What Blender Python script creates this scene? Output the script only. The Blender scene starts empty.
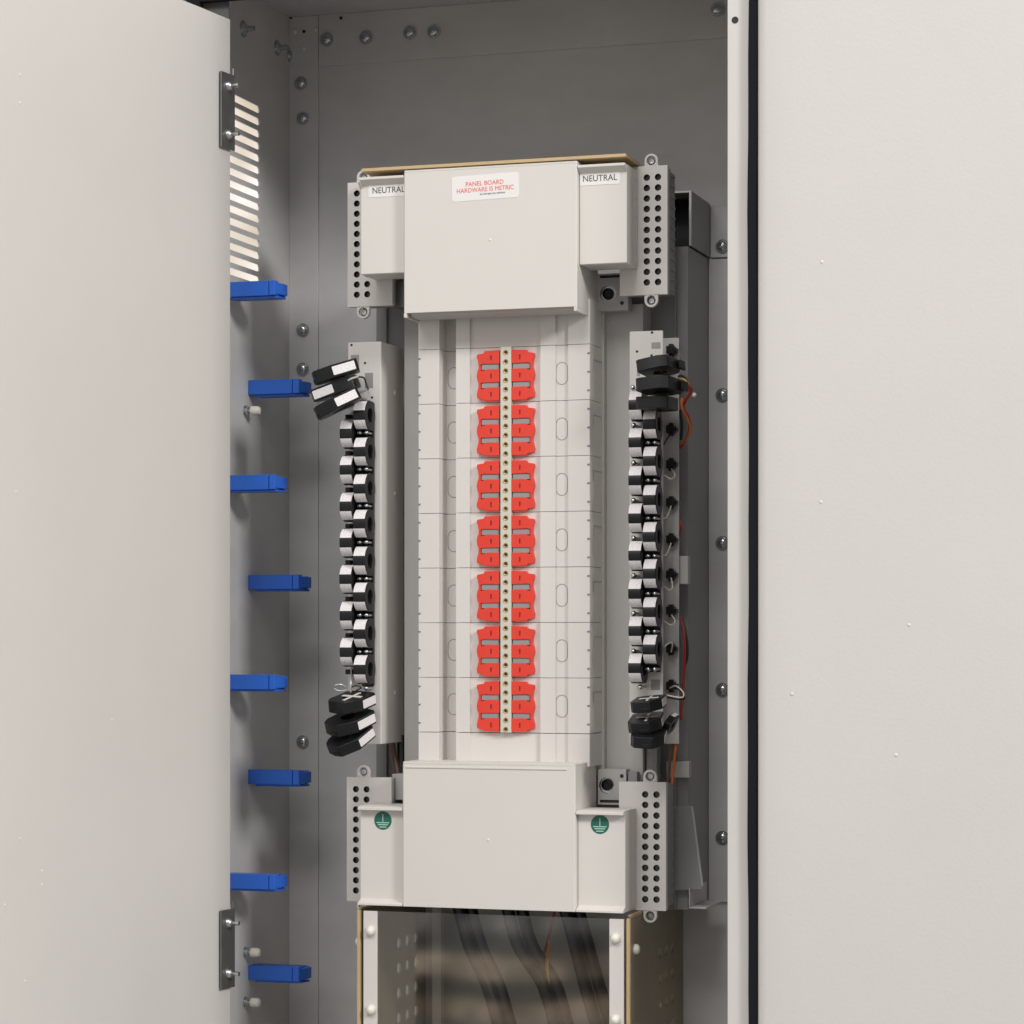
import bpy, math, random
from mathutils import Vector, Matrix
R = math.radians
random.seed(4)
S = bpy.context.scene
COL = S.collection

# ------------------------------------------------------------------ camera
F = 2608.0; T = R(17.4); HOR = 641.0
CAM = Vector((1.0935, -3.4614, 0.0))
FW = Vector((-math.sin(T), math.cos(T), 0)); RT = Vector((math.cos(T), math.sin(T), 0))
cd = bpy.data.cameras.new('camera'); cam = bpy.data.objects.new('camera', cd); COL.objects.link(cam)
cam.location = CAM; cam.rotation_euler = (R(90), 0, T)
cd.sensor_width = 36; cd.lens = F/1024*36; cd.shift_y = (HOR-512)/1024; cd.clip_end = 100; cd.clip_start = .05
S.camera = cam

def at(px, py, Y):
    """real-world point on the depth plane Y seen at a pixel of the photograph"""
    d = FW + RT*((px-512)/F) + Vector((0, 0, (HOR-py)/F))
    t = (Y-CAM.y)/d.y
    return CAM + d*t
def AX(px, Y): return at(px, HOR, Y).x
def hit(px, py, P0, N):
    d = FW + RT*((px-512)/F) + Vector((0, 0, (HOR-py)/F))
    t = (P0-CAM).dot(N)/d.dot(N)
    return CAM + d*t

# ------------------------------------------------------------------ materials
def mat(name, col, rough=.5, metal=0, spec=.5, bump=0, bscale=400, var=0, vscale=6, stretch=(1, 1, 1), coat=0):
    m = bpy.data.materials.new(name); m.use_nodes = True
    nt = m.node_tree; b = nt.nodes['Principled BSDF']
    b.inputs['Base Color'].default_value = (*col, 1); b.inputs['Roughness'].default_value = rough
    b.inputs['Metallic'].default_value = metal; b.inputs['Specular IOR Level'].default_value = spec
    b.inputs['Coat Weight'].default_value = coat
    tc = nt.nodes.new('ShaderNodeTexCoord')
    mp = nt.nodes.new('ShaderNodeMapping'); mp.inputs['Scale'].default_value = stretch
    nt.links.new(tc.outputs['Object'], mp.inputs['Vector'])
    if var:
        n = nt.nodes.new('ShaderNodeTexNoise'); n.inputs['Scale'].default_value = vscale
        n.inputs['Detail'].default_value = 6; n.inputs['Roughness'].default_value = .65
        nt.links.new(mp.outputs['Vector'], n.inputs['Vector'])
        cr = nt.nodes.new('ShaderNodeMapRange')
        cr.inputs['From Min'].default_value = .3; cr.inputs['From Max'].default_value = .7
        cr.inputs['To Min'].default_value = 1-var; cr.inputs['To Max'].default_value = 1+var
        nt.links.new(n.outputs['Fac'], cr.inputs['Value'])
        mx = nt.nodes.new('ShaderNodeMix'); mx.data_type = 'RGBA'; mx.blend_type = 'MULTIPLY'
        mx.inputs['Factor'].default_value = 1; mx.inputs['A'].default_value = (*col, 1)
        nt.links.new(cr.outputs['Result'], mx.inputs['B'])
        nt.links.new(mx.outputs['Result'], b.inputs['Base Color'])
        r2 = nt.nodes.new('ShaderNodeMapRange')
        r2.inputs['To Min'].default_value = max(.05, rough-.08); r2.inputs['To Max'].default_value = min(1, rough+.08)
        nt.links.new(n.outputs['Fac'], r2.inputs['Value']); nt.links.new(r2.outputs['Result'], b.inputs['Roughness'])
    if bump:
        n = nt.nodes.new('ShaderNodeTexNoise'); n.inputs['Scale'].default_value = bscale; n.inputs['Detail'].default_value = 3
        nt.links.new(mp.outputs['Vector'], n.inputs['Vector'])
        bp = nt.nodes.new('ShaderNodeBump'); bp.inputs['Strength'].default_value = bump; bp.inputs['Distance'].default_value = .0006
        nt.links.new(n.outputs['Fac'], bp.inputs['Height']); nt.links.new(bp.outputs['Normal'], b.inputs['Normal'])
    return m

def print_label(name, base, ink, sx, sz):
    """paper sticker with rows of print too small to read"""
    m = mat(name, base, .55)
    nt = m.node_tree; b = nt.nodes['Principled BSDF']
    tc = nt.nodes.new('ShaderNodeTexCoord'); mp = nt.nodes.new('ShaderNodeMapping')
    mp.inputs['Scale'].default_value = (sx, sx, sz)
    n = nt.nodes.new('ShaderNodeTexNoise'); n.inputs['Scale'].default_value = 1; n.inputs['Detail'].default_value = 1
    nt.links.new(tc.outputs['Object'], mp.inputs['Vector']); nt.links.new(mp.outputs['Vector'], n.inputs['Vector'])
    cr = nt.nodes.new('ShaderNodeValToRGB')
    cr.color_ramp.elements[0].position = .5; cr.color_ramp.elements[0].color = (*base, 1)
    cr.color_ramp.elements[1].position = .62; cr.color_ramp.elements[1].color = (*ink, 1)
    nt.links.new(n.outputs['Fac'], cr.inputs['Fac']); nt.links.new(cr.outputs['Color'], b.inputs['Base Color'])
    return m

DOOR = mat('door_paint', (.634, .610, .576), .48, bump=.3, bscale=230, var=.022, vscale=2.2)
LIP = mat('frame_paint', (.62, .592, .56), .45, bump=.1, bscale=260, var=.015)
PLASTIC = mat('cream_plastic', (.664, .634, .592), .5, bump=.06, bscale=500, var=.012, vscale=9)
MODULE = mat('module_plastic', (.68, .648, .613), .5, bump=.05, bscale=500, var=.012, vscale=9)
STRIP = mat('strip_paint', (.66, .63, .595), .5, bump=.08, bscale=400, var=.02)
WALLM = mat('interior_steel', (.57, .56, .55), .45, metal=.1, bump=.12, bscale=160, var=.09, vscale=4, stretch=(1, 1, 2.2))
RAIL = mat('rail_steel', (.30, .30, .297), .5, metal=.1, var=.05, vscale=8)
BASE = mat('base_steel', (.48, .468, .45), .5, var=.03, vscale=8)
BLOCK = mat('terminal_plastic', (.62, .592, .562), .55, bump=.1, bscale=900)
HOLE = mat('dark_screw_well', (.015, .012, .012), .5)
BLACK = mat('black_plastic', (.0085, .009, .0105), .36, spec=.36, bump=.1, bscale=500)
RUBBER = mat('black_rubber', (.010, .011, .013), .85, spec=.15, bump=.3, bscale=60)
BLUE = mat('blue_plastic', (.028, .14, .62), .36, var=.05, vscale=20)
RED = mat('red_plastic', (.74, .048, .026), .42, var=.05, vscale=40)
DRED = mat('dark_red_slot', (.16, .008, .006), .6)
CREAM = mat('bus_insulator_strip', (.62, .59, .50), .5)
BRASS = mat('brass', (.45, .29, .10), .35, metal=.6)
SILVER = mat('zinc_screw', (.62, .64, .65), .28, metal=1)
BOLT = mat('zinc_bolt', (.50, .53, .55), .22, metal=.95)
DSTEEL = mat('dark_steel', (.17, .17, .165), .4, metal=.7, var=.1, vscale=40)
TAN = mat('yellow_zinc_edge', (.55, .40, .22), .45, metal=.2, var=.06, vscale=30)
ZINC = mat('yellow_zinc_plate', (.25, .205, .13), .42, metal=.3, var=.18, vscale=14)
STICK = mat('white_sticker', (.80, .77, .75), .45)
PRINT = print_label('sensor_label_print', (.83, .80, .80), (.66, .61, .62), 500, 1600)
INK = mat('black_ink', (.05, .05, .055), .6)
REDINK = mat('red_ink', (.80, .16, .12), .6)
BLUEINK = mat('grey_blue_ink', (.13, .15, .22), .6)
GREEN = mat('green_sticker', (.012, .125, .085), .45)
GWHITE = mat('pale_green_ink', (.45, .68, .58), .5)
NYLON = mat('white_nylon', (.78, .75, .66), .4)
JAMB_SHADE = mat('shaded_hinge_jamb', (.07, .07, .068), .6)  # left strip of the frame lip, its shade put into a darker colour
SIDE = mat('grey_block_plastic', (.27, .275, .275), .5, var=.05, vscale=60)
GROOVE = mat('moulded_groove', (.30, .28, .265), .6)
NUB = mat('grey_nub', (.22, .20, .19), .6)
CABLE = mat('black_cable', (.010, .011, .014), .3)
WRED = mat('red_wire', (.33, .03, .02), .4)
WORANGE = mat('orange_wire', (.62, .16, .03), .4)
WYELLOW = mat('yellow_wire', (.62, .42, .06), .4)
WBROWN = mat('brown_wire', (.16, .07, .04), .45)
WWHITE = mat('white_wire', (.62, .60, .54), .4)
WBLACK = mat('black_wire', (.02, .02, .02), .4)
SPEC = mat('moulding_mark', (.72, .69, .64), .4)

m = bpy.data.materials.new('clear_sheet'); m.use_nodes = True; nt = m.node_tree; nt.nodes.clear()
o_ = nt.nodes.new('ShaderNodeOutputMaterial'); mx = nt.nodes.new('ShaderNodeMixShader')
tr = nt.nodes.new('ShaderNodeBsdfTransparent'); tr.inputs[0].default_value = (.90, .90, .89, 1)
gl = nt.nodes.new('ShaderNodeBsdfGlossy'); gl.inputs['Roughness'].default_value = .03; gl.inputs['Color'].default_value = (1, .96, .9, 1)
mx.inputs[0].default_value = .08
nt.links.new(tr.outputs[0], mx.inputs[1]); nt.links.new(gl.outputs[0], mx.inputs[2]); nt.links.new(mx.outputs[0], o_.inputs[0])
CLEAR = m

# ------------------------------------------------------------------ mesh builder
ORG = {}          # object name -> world origin of its thing
class MB:
    def __init__(s): s.v = []; s.f = []; s.mi = []; s.M = Matrix.Identity(4); s.cur = 0
    def add(s, vs, fs):
        b = len(s.v); s.v += [s.M @ Vector(v) for v in vs]
        s.f += [tuple(b+i for i in f) for f in fs]; s.mi += [s.cur]*len(fs); return s
    def box(s, x0, x1, y0, y1, z0, z1):
        x0, x1 = sorted((x0, x1)); y0, y1 = sorted((y0, y1)); z0, z1 = sorted((z0, z1))
        return s.add([(x0, y0, z0), (x1, y0, z0), (x1, y1, z0), (x0, y1, z0), (x0, y0, z1), (x1, y0, z1), (x1, y1, z1), (x0, y1, z1)],
                     [(0, 3, 2, 1), (4, 5, 6, 7), (0, 1, 5, 4), (1, 2, 6, 5), (2, 3, 7, 6), (3, 0, 4, 7)])
    def prism(s, poly, axis, a0, a1):
        def P(u, w, a): return {'x': (a, u, w), 'y': (u, a, w), 'z': (u, w, a)}[axis]
        n = len(poly)
        vs = [P(u, w, a0) for u, w in poly]+[P(u, w, a1) for u, w in poly]
        return s.add(vs, [tuple(range(n)), tuple(range(2*n-1, n-1, -1))]+[(i, i+n, (i+1) % n+n, (i+1) % n) for i in range(n)])
    def lathe(s, c, ax, prof, n=24):
        """prof: (radius, height along ax)"""
        c = Vector(c); ax = Vector(ax).normalized(); u = ax.orthogonal().normalized(); w = ax.cross(u)
        vs = []; fs = []
        for r, h in prof:
            for k in range(n):
                a = 2*math.pi*k/n; vs.append(c+ax*h+(u*math.cos(a)+w*math.sin(a))*max(r, 1e-6))
        for j in range(len(prof)-1):
            for k in range(n):
                k2 = (k+1) % n; fs.append((j*n+k, j*n+k2, (j+1)*n+k2, (j+1)*n+k))
        return s.add(vs, fs)
    def cyl(s, c, ax, r, h, n=20, ch=0):
        if ch: return s.lathe(c, ax, [(0, 0), (r, 0), (r, h-ch), (r-ch, h), (0, h)], n)
        return s.lathe(c, ax, [(0, 0), (r, 0), (r, h), (0, h)], n)
    def ball(s, c, r, ax=(0, 0, 1), n=16, sq=1):
        return s.lathe(c, ax, [(r*math.sin(math.pi*i/8), -r*sq*math.cos(math.pi*i/8)) for i in range(9)], n)
    def tube(s, pts, r, n=8, sub=6, closed=False):
        P = [Vector(p) for p in pts]
        if len(P) > 2 and sub > 1:
            Q = []; m_ = len(P)
            for i in range(m_-1 if not closed else m_):
                if closed: a, b, c, d = P[i-1], P[i], P[(i+1) % m_], P[(i+2) % m_]
                else: a, b, c, d = P[max(i-1, 0)], P[i], P[i+1], P[min(i+2, m_-1)]
                for k in range(sub):
                    t = k/sub
                    Q.append(.5*((2*b)+(c-a)*t+(2*a-5*b+4*c-d)*t*t+(3*b-3*c+d-a)*t**3))
            if not closed: Q.append(P[-1])
            P = Q
        vs = []; fs = []; m_ = len(P); u = None
        for i in range(m_):
            if closed: tg = (P[(i+1) % m_]-P[i-1]).normalized()
            else: tg = (P[min(i+1, m_-1)]-P[max(i-1, 0)]).normalized()
            if u is None: u = tg.orthogonal().normalized()
            u = (u-tg*u.dot(tg)).normalized(); w = tg.cross(u)
            for k in range(n):
                a = 2*math.pi*k/n; vs.append(P[i]+(u*math.cos(a)+w*math.sin(a))*r)
        for i in range(m_ if closed else m_-1):
            j = (i+1) % m_
            for k in range(n):
                k2 = (k+1) % n; fs.append((i*n+k, i*n+k2, j*n+k2, j*n+k))
        if not closed: fs += [tuple(range(n-1, -1, -1)), tuple((m_-1)*n+k for k in range(n))]
        return s.add(vs, fs)
    def build(s, name, m, parent=None, bevel=0, sharp=38, origin=None):
        me = bpy.data.meshes.new(name)
        if parent is not None: org = ORG.get(parent.name, Vector((0, 0, 0)))
        elif origin is not None: org = Vector(origin)
        else:
            lo = [min(v[i] for v in s.v) for i in range(3)]; hi = [max(v[i] for v in s.v) for i in range(3)]
            org = Vector(((lo[0]+hi[0])/2, (lo[1]+hi[1])/2, lo[2]))
        me.from_pydata([Vector(v)-org for v in s.v], [], s.f)
        import bmesh
        bm = bmesh.new(); bm.from_mesh(me)
        bmesh.ops.recalc_face_normals(bm, faces=bm.faces)
        for f in bm.faces: f.smooth = True
        for e in bm.edges:
            if len(e.link_faces) != 2 or e.calc_face_angle(3.2) > R(sharp): e.smooth = False
        bm.to_mesh(me); bm.free()
        mats = m if isinstance(m, (list, tuple)) else [m]
        for q in mats: me.materials.append(q)
        if len(mats) > 1:
            for p, i in zip(me.polygons, s.mi): p.material_index = i
        ob = bpy.data.objects.new(name, me); COL.objects.link(ob)
        if parent is not None: ob.parent = parent; ORG[ob.name] = org
        else: ob.location = org; ORG[ob.name] = org
        if bevel:
            b = ob.modifiers.new('bevel', 'BEVEL'); b.width = bevel; b.segments = 2; b.limit_method = 'ANGLE'; b.angle_limit = R(40)
            b.harden_normals = True
        return ob

def tag(o, label, cat, group=None, kind=None):
    o['label'] = label; o['category'] = cat
    if group: o['group'] = group
    if kind: o['kind'] = kind
    return o
def thing(name, label, cat, loc, group=None, rot=(0, 0, 0)):
    o = bpy.data.objects.new(name, None); COL.objects.link(o); o.empty_display_size = .02
    o.location = loc; o.rotation_euler = rot; ORG[o.name] = Vector(loc) if rot == (0, 0, 0) else Vector((0, 0, 0))
    return tag(o, label, cat, group)

def holed(mb, O, U, V, N, cu, cv, hu, hv, r, ext=0, depth=.01, floor=True, wmi=0, fmi=0):
    """a rectangular cell (half sizes hu, hv) of a plate with a round (or, with ext, stadium) hole, its wall and its floor"""
    def P(u, v, d): return O+U*u+V*v+N*d
    inn = []; out = []
    for sgn in (1, -1):
        for k in range(9):
            a = R(-90+22.5*k)
            x = math.cos(a)*r; y = math.sin(a)*r
            inn.append((sgn*(ext+x), sgn*y))
            g = k/4-1  # -1..1 over ; edges
            if k <= 2: q = (ext+(hu-ext)*k/2, -hv)
            elif k <= 6: q = (hu, -hv+2*hv*(k-2)/4)
            else: q = (ext+(hu-ext)*(8-k)/2, hv)
            out.append((sgn*q[0], sgn*q[1]))
    n = len(inn)
    A = [P(cu+x, cv+y, 0) for x, y in out]; B = [P(cu+x, cv+y, 0) for x, y in inn]; C_ = [P(cu+x, cv+y, depth) for x, y in inn]
    mb.add(A+B, [(i, (i+1) % n, n+(i+1) % n, n+i) for i in range(n)])
    c0 = mb.cur; mb.cur = wmi
    mb.add(B+C_, [(i, (i+1) % n, n+(i+1) % n, n+i) for i in range(n)])
    mb.cur = fmi
    if floor: mb.add(C_, [tuple(range(n))])
    mb.cur = c0

def text(s, size, x, y, z, m, name, parent, align='CENTER', roll=0, xs=1):
    c = bpy.data.curves.new('t', 'FONT'); c.body = s; c.size = size; c.align_x = align; c.align_y = 'CENTER'
    c.extrude = .00012; c.space_character = 1.02
    t = bpy.data.objects.new('t', c); COL.objects.link(t)
    bpy.context.view_layer.update()
    me = bpy.data.meshes.new_from_object(t.evaluated_get(bpy.context.evaluated_depsgraph_get()))
    bpy.data.objects.remove(t); bpy.data.curves.remove(c)
    Mx = Matrix.Translation(Vector((x, y, z))-ORG.get(parent.name, Vector())) @ Matrix.Rotation(roll, 4, 'Y') @ Matrix.Rotation(R(90), 4, 'X') @ Matrix.Diagonal((xs, 1, 1, 1))
    me.transform(Mx); me.materials.clear(); me.materials.append(m); me.name = name
    ob = bpy.data.objects.new(name, me); COL.objects.link(ob); ob.parent = parent; ORG[ob.name] = ORG.get(parent.name, Vector())
    return ob

# ================================================================== ENCLOSURE
WX = .422; YB = .24; YF = -.151; ZT = .952; ZB = -1.15; OX = .349; OZ = .885
enc = thing('cabinet', 'tall grey steel electrical cabinet standing open with louvred left side', 'cabinet', (0, 0, ZB))
MB().box(-WX, WX, YB, YB+.002, ZB, ZT).build('back_wall', WALLM, enc)
MB().box(WX, WX+.002, YF+.002, YB, ZB, ZT).build('side_wall', WALLM, enc)
MB().box(-WX-.002, WX+.002, YF+.002, YB+.002, ZT, ZT+.002).build('top_wall', WALLM, enc)
MB().box(-WX-.002, WX+.002, YF+.002, YB+.002, ZB-.002, ZB).build('floor_wall', WALLM, enc)
# left wall with ventilation slots (real openings)
mb = MB(); wy0, wy1 = YF+.002, YB
d_end = (CAM.x+WX)*math.sin(T)+(.111-CAM.y)*math.cos(T)
z_hi = (HOR-109)/F*d_end; pit = 12.2/F*d_end; NS = 15
sy0, sy1 = -.11, .128; cy = (sy0+sy1)/2
ztop = z_hi+pit/2; zbot = ztop-NS*pit
for dx in (0, -.002):
    O = Vector((-WX+dx, 0, 0)); U = Vector((0, 1, 0)); V = Vector((0, 0, 1)); N = Vector((-1, 0, 0))
    for k in range(NS):
        holed(mb, O, U, V, N, cy, z_hi-k*pit, (sy1-sy0)/2+.0, pit/2, .0053, ext=(sy1-sy0)/2-.0125, depth=.002 if dx == 0 else .0001, floor=False)
    for (a, b, c, d) in ((wy0, wy1, ztop, ZT), (wy0, wy1, ZB, zbot), (wy0, sy0, zbot, ztop), (sy1, wy1, zbot, ztop)):
        mb.add([(-WX+dx, a, c), (-WX+dx, b, c), (-WX+dx, b, d), (-WX+dx, a, d)], [(0, 1, 2, 3)])
mb.build('side_wall', WALLM, enc)
# front frame lip: four butted strips, folded
mb = MB()
mb.box(OX, WX+.012, YF, YF+.002, ZB, ZT+.03)
mb.box(-OX, OX-.0002, YF, YF+.002, OZ, ZT+.03)
mb.box(OX, OX+.0018, YF+.002, YF+.018, ZB, OZ)
mb.build('front_frame', LIP, enc, bevel=.0004)
MB().box(-.411, -OX-.004, YF, YF+.002, ZB, ZT+.03).build('hinge_jamb', JAMB_SHADE, enc)
gx0, gx1 = AX(748, YF-.004), AX(758.5, YF-.004)
mb = MB()
pts = [((gx0+gx1)/2+.0008*math.sin(z*9)+.0004*math.sin(z*31), YF-.004, z) for z in [ZB+i*.05 for i in range(43)]]
mb.M = Matrix.Identity(4)
for i in range(len(pts)-1):
    a, b = pts[i], pts[i+1]; hw = (gx1-gx0)/2
    mb.add([(a[0]-hw, YF-.0002, a[2]), (a[0]-hw+.001, YF-.008, a[2]), (a[0]+hw-.001, YF-.008, a[2]), (a[0]+hw, YF-.0002, a[2]),
            (b[0]-hw, YF-.0002, b[2]), (b[0]-hw+.001, YF-.008, b[2]), (b[0]+hw-.001, YF-.008, b[2]), (b[0]+hw, YF-.0002, b[2])],
           [(0, 1, 5, 4), (1, 2, 6, 5), (2, 3, 7, 6)])
mb.box(-.411, -.391, YF-.012, YF-.0002, ZB, ZT+.02); mb.box(-.39, .375, YF-.012, YF-.0002, .905, .925)
mb.box(-.3905, -.25, -.163, -.1525, .8805, .90)
mb.build('door_gasket', RUBBER, enc)
# back corner flange, top flange
zf = .874
MB().box(-WX, AX(318, YB-.004), YB-.004, YB, ZB, ZT).build('corner_flange', WALLM, enc, bevel=.0008)
MB().box(AX(318, YB-.004)+.0005, WX, YB-.003, YB, zf, ZT).build('top_flange', WALLM, enc, bevel=.0008)
mb = MB(); mb.box(-.30, -.295, .0, .001, 0, .001)
def hexbolt(mb, c, ax, r=.0095, flat=False):
    c = Vector(c); ax = Vector(ax).normalized()
    mb.cyl(c, ax, r*1.28, .0012, 24)
    mb.lathe(c+ax*.0012, ax, [(r, 0), (r*.98, .0016), (r*.8, .0032), (r*.55, .0042), (r*.40, .0046), (r*.36, .0030), (0, .0030)], 20)
    mb.lathe(c+ax*.0040, ax, [(r*.24, 0), (r*.24, .0022), (0, .0026)], 10)
for (px, py) in ((300, 83), (302, 118), (302, 330), (302, 369), (302, 742), (326, 39), (365, 37), (409, 32), (433, 31), (717, 9)):
    mb = MB(); Y = YB-.0045; hexbolt(mb, at(px, py, Y-.003)+Vector((0, .003, 0)), (0, -1, 0), .0080); mb.build('bolt', BOLT, enc)
for (px, py) in ((214, 9), (243, 29), (277, 48), (290, 56)):
    p = hit(px, py, Vector((-WX, 0, 0)), Vector((1, 0, 0)))
    mb = MB(); hexbolt(mb, p, (1, 0, 0), .0095); mb.cyl(p, (1, 0, 0), .0040, .018, 12); mb.build('bolt', BOLT, enc)
for (px, py) in ((294.5, 32), (303.5, 49), (315, 30)):
    MB().ball(at(px, py, YB-.0055), .0034, (0, 1, 0), sq=.5).build('rivet', SPEC, enc)
for (px, py) in ((304, 31.5), (291, 17.5), (341, 18)): MB().cyl(at(px, py, YB-.0046), (0, -1, 0), .0026, .0004, 12).build('drilled_hole', HOLE, enc)
MB().cyl(at(735, 20, YF-.0003), (0, 1, 0), .0046, .0002, 16).build('drilled_hole', HOLE, enc)
# studs with white nylon caps on the left wall
for (px, py) in ((250, 411), (250, 952), (250, 1002)):
    p = hit(px-5, py, Vector((-WX, 0, 0)), Vector((1, 0, 0)))
    mb = MB(); mb.lathe(p, (1, 0, 0), [(.0085, 0), (.0085, .0015), (.0062, .0015), (.0062, .006), (.0035, .006), (.0035, .014), (0, .014)], 14)
    st = mb.build('stud', BOLT, enc)
    mb = MB(); mb.lathe(p+Vector((.009, 0, 0)), (1, 0, 0), [(0, 0), (.0052, 0), (.0068, .002), (.0068, .010), (.0055, .014), (0, .0155)], 18)
    mb.build('nylon_cap', NYLON, st)

# ================================================================== DOORS
H = Vector((-OX-.0005, YF-.002, 0)); D = Vector((-.148, -.989, 0)).normalized(); DN = Vector((D.y, -D.x, 0)) * -1   # face normal toward +X
if DN.x < 0: DN = -DN
DT = .8555
mb = MB()
def dp(s, off, z): p = H+D*s+DN*off; return (p.x, p.y, z)
prof = [(-.004, -.012), (-.0035, -.0026), (-.001, -.0012), (.050, -.0006), (.066, 0), (.09, .0), (1.02, .0), (1.02, -.018), (.004, -.018)]
n = len(prof)
mb.add([dp(s, o, ZB) for s, o in prof]+[dp(s, o, DT) for s, o in prof],
       [tuple(range(n)), tuple(range(2*n-1, n-1, -1))]+[(i, i+n, (i+1) % n+n, (i+1) % n) for i in range(n)])
ld = mb.build('door', DOOR, enc, sharp=50); ld['label'] = 'open left door with two dark hinges'
for (px, py) in ((20, 75), (20, 103), (20, 839), (42, 871), (42, 885), (5, 905), (25, 981), (112, 720), (16, 492)):
    p = hit(px, py, H, DN); MB().ball(p+DN*.0001, .0019, DN, 10, sq=.35).build('weld_dimple', SPEC, ld)
for (ya, yb) in ((70, 150), (908, 991)):
    za = hit(222, ya+2, H, DN).z; zb_ = hit(222, yb-2, H, DN).z
    mb = MB(); pr = [(-.006, .0012), (.029, .0012), (.029, .004), (-.006, .004)]
    mb.add([dp(s, o, zb_) for s, o in pr]+[dp(s, o, za) for s, o in pr], [(0, 1, 2, 3), (7, 6, 5, 4)]+[(i, i+4, (i+1) % 4+4, (i+1) % 4) for i in range(4)])
    mb.cyl(dp(-.004, .0015, zb_+.020), (0, 0, 1), .0022, (za-zb_)*.9, 12)
    hg = mb.build('hinge', DSTEEL, ld, bevel=.0006)
    for fz in (.17, .81):
        z = za+(zb_-za)*fz
        c = Vector(dp(.011, .004, z))
        mb = MB(); hexbolt(mb, c, DN, .0062); mb.cyl(c, DN, .0030, .017, 10); mb.build('hinge_bolt', SILVER, ld)

rx0 = AX(757.5, YF-.012)
mb = MB(); yy = YF-.012
prof = [(rx0, yy+.02), (rx0, yy+.004), (rx0+.003, yy+.0005), (rx0+.012, yy-.0012), (rx0+.035, yy-.003), (rx0+.06, yy-.0035), (rx0+.75, yy-.0035), (rx0+.75, yy+.02)]
mb.prism(prof, 'z', ZB, ZT+.05); rd = mb.build('door', DOOR, enc, sharp=50); rd['label'] = 'folded back right door beside the black gasket'
for (px, py) in ((822, 262), (821, 502), (909, 625), (896, 755), (792, 694)):
    MB().ball(at(px, py, yy-.0036), .0022, (0, 1, 0), 10, sq=.35).build('weld_dimple', SPEC, rd)

# ================================================================== BLUE CABLE CLIPS
clips = [(289, 0, 'highest of the blue clips, directly under the louvre slots'), (388, 1, 'blue clip just above the uppermost white capped stud'),
         (483, 0, 'blue clip, third from the top of the left wall row'), (583, 1, 'blue clip, fourth from the top of the left wall row'),
         (683, 0, 'blue clip, fifth from the top of the left wall row'), (778, 1, 'blue clip, third from the bottom of the left wall row'),
         (883, 0, 'blue clip just above the lower hinge, second from the bottom'), (974, 1, 'lowest blue clip, between two white capped studs')]
for py, far, lab in clips:
    Y0 = .078 if far else -.012
    X0 = -WX+.0003; z = at(262, py-1, Y0).z; h = .0108
    if far: xs_ = AX(248, Y0)
    x1 = AX(292, Y0) if far else AX(268.5, Y0); x2 = AX(299, Y0) if far else AX(275, Y0); x3 = AX(309, Y0+.024) if far else AX(285, Y0+.024)
    t = thing('cable_clip', lab, 'cable clip', (X0, Y0, z-h), 'blue plastic cable clips on the left wall')
    mb = MB(); mb.prism([(X0, Y0), (x1, Y0), (x1, Y0+.004), (X0, Y0+.004)], 'z', z-h, z+h*.98)
    mb.box(X0, x1, Y0+.0041, Y0+.022, z-h, z-h+.003); mb.box(X0, x1, Y0+.0041, Y0+.022, z+h-.0035, z+h-.0005)
    mb.build('bar', BLUE, t, bevel=.0007)
    mb = MB(); mb.box(x1+.0012, x2, Y0-.001, Y0+.013, z-h+.0002, z+h-.0003)
    mb.prism([(x2+.0001, Y0+.0005), (x3, Y0+.022), (x3, Y0+.034), (x2-.002, Y0+.034), (x2-.002, Y0+.0131), (x2+.0001, Y0+.0131)], 'z', z-h+.0022, z+h-.0032)
    mb.build('latch', BLUE, t, bevel=.0007)
    MB().prism([(X0+.010, Y0+.003), (x1, Y0+.003), (x2, Y0+.008), (x3-.001, Y0+.03), (X0+.010, Y0+.03)], 'z', z-h-.0030, z-h-.0001).build('lower_lip', BLUE, t, bevel=.0006)
    mb = MB(); mb.box(X0, x2-.004, Y0+.036, Y0+.040, z-h, z+h-.002); mb.box(x2-.004, x2, Y0+.030, Y0+.040, z-h, z+h-.002)
    mb.build('bar', BLUE, t, bevel=.0007)

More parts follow.
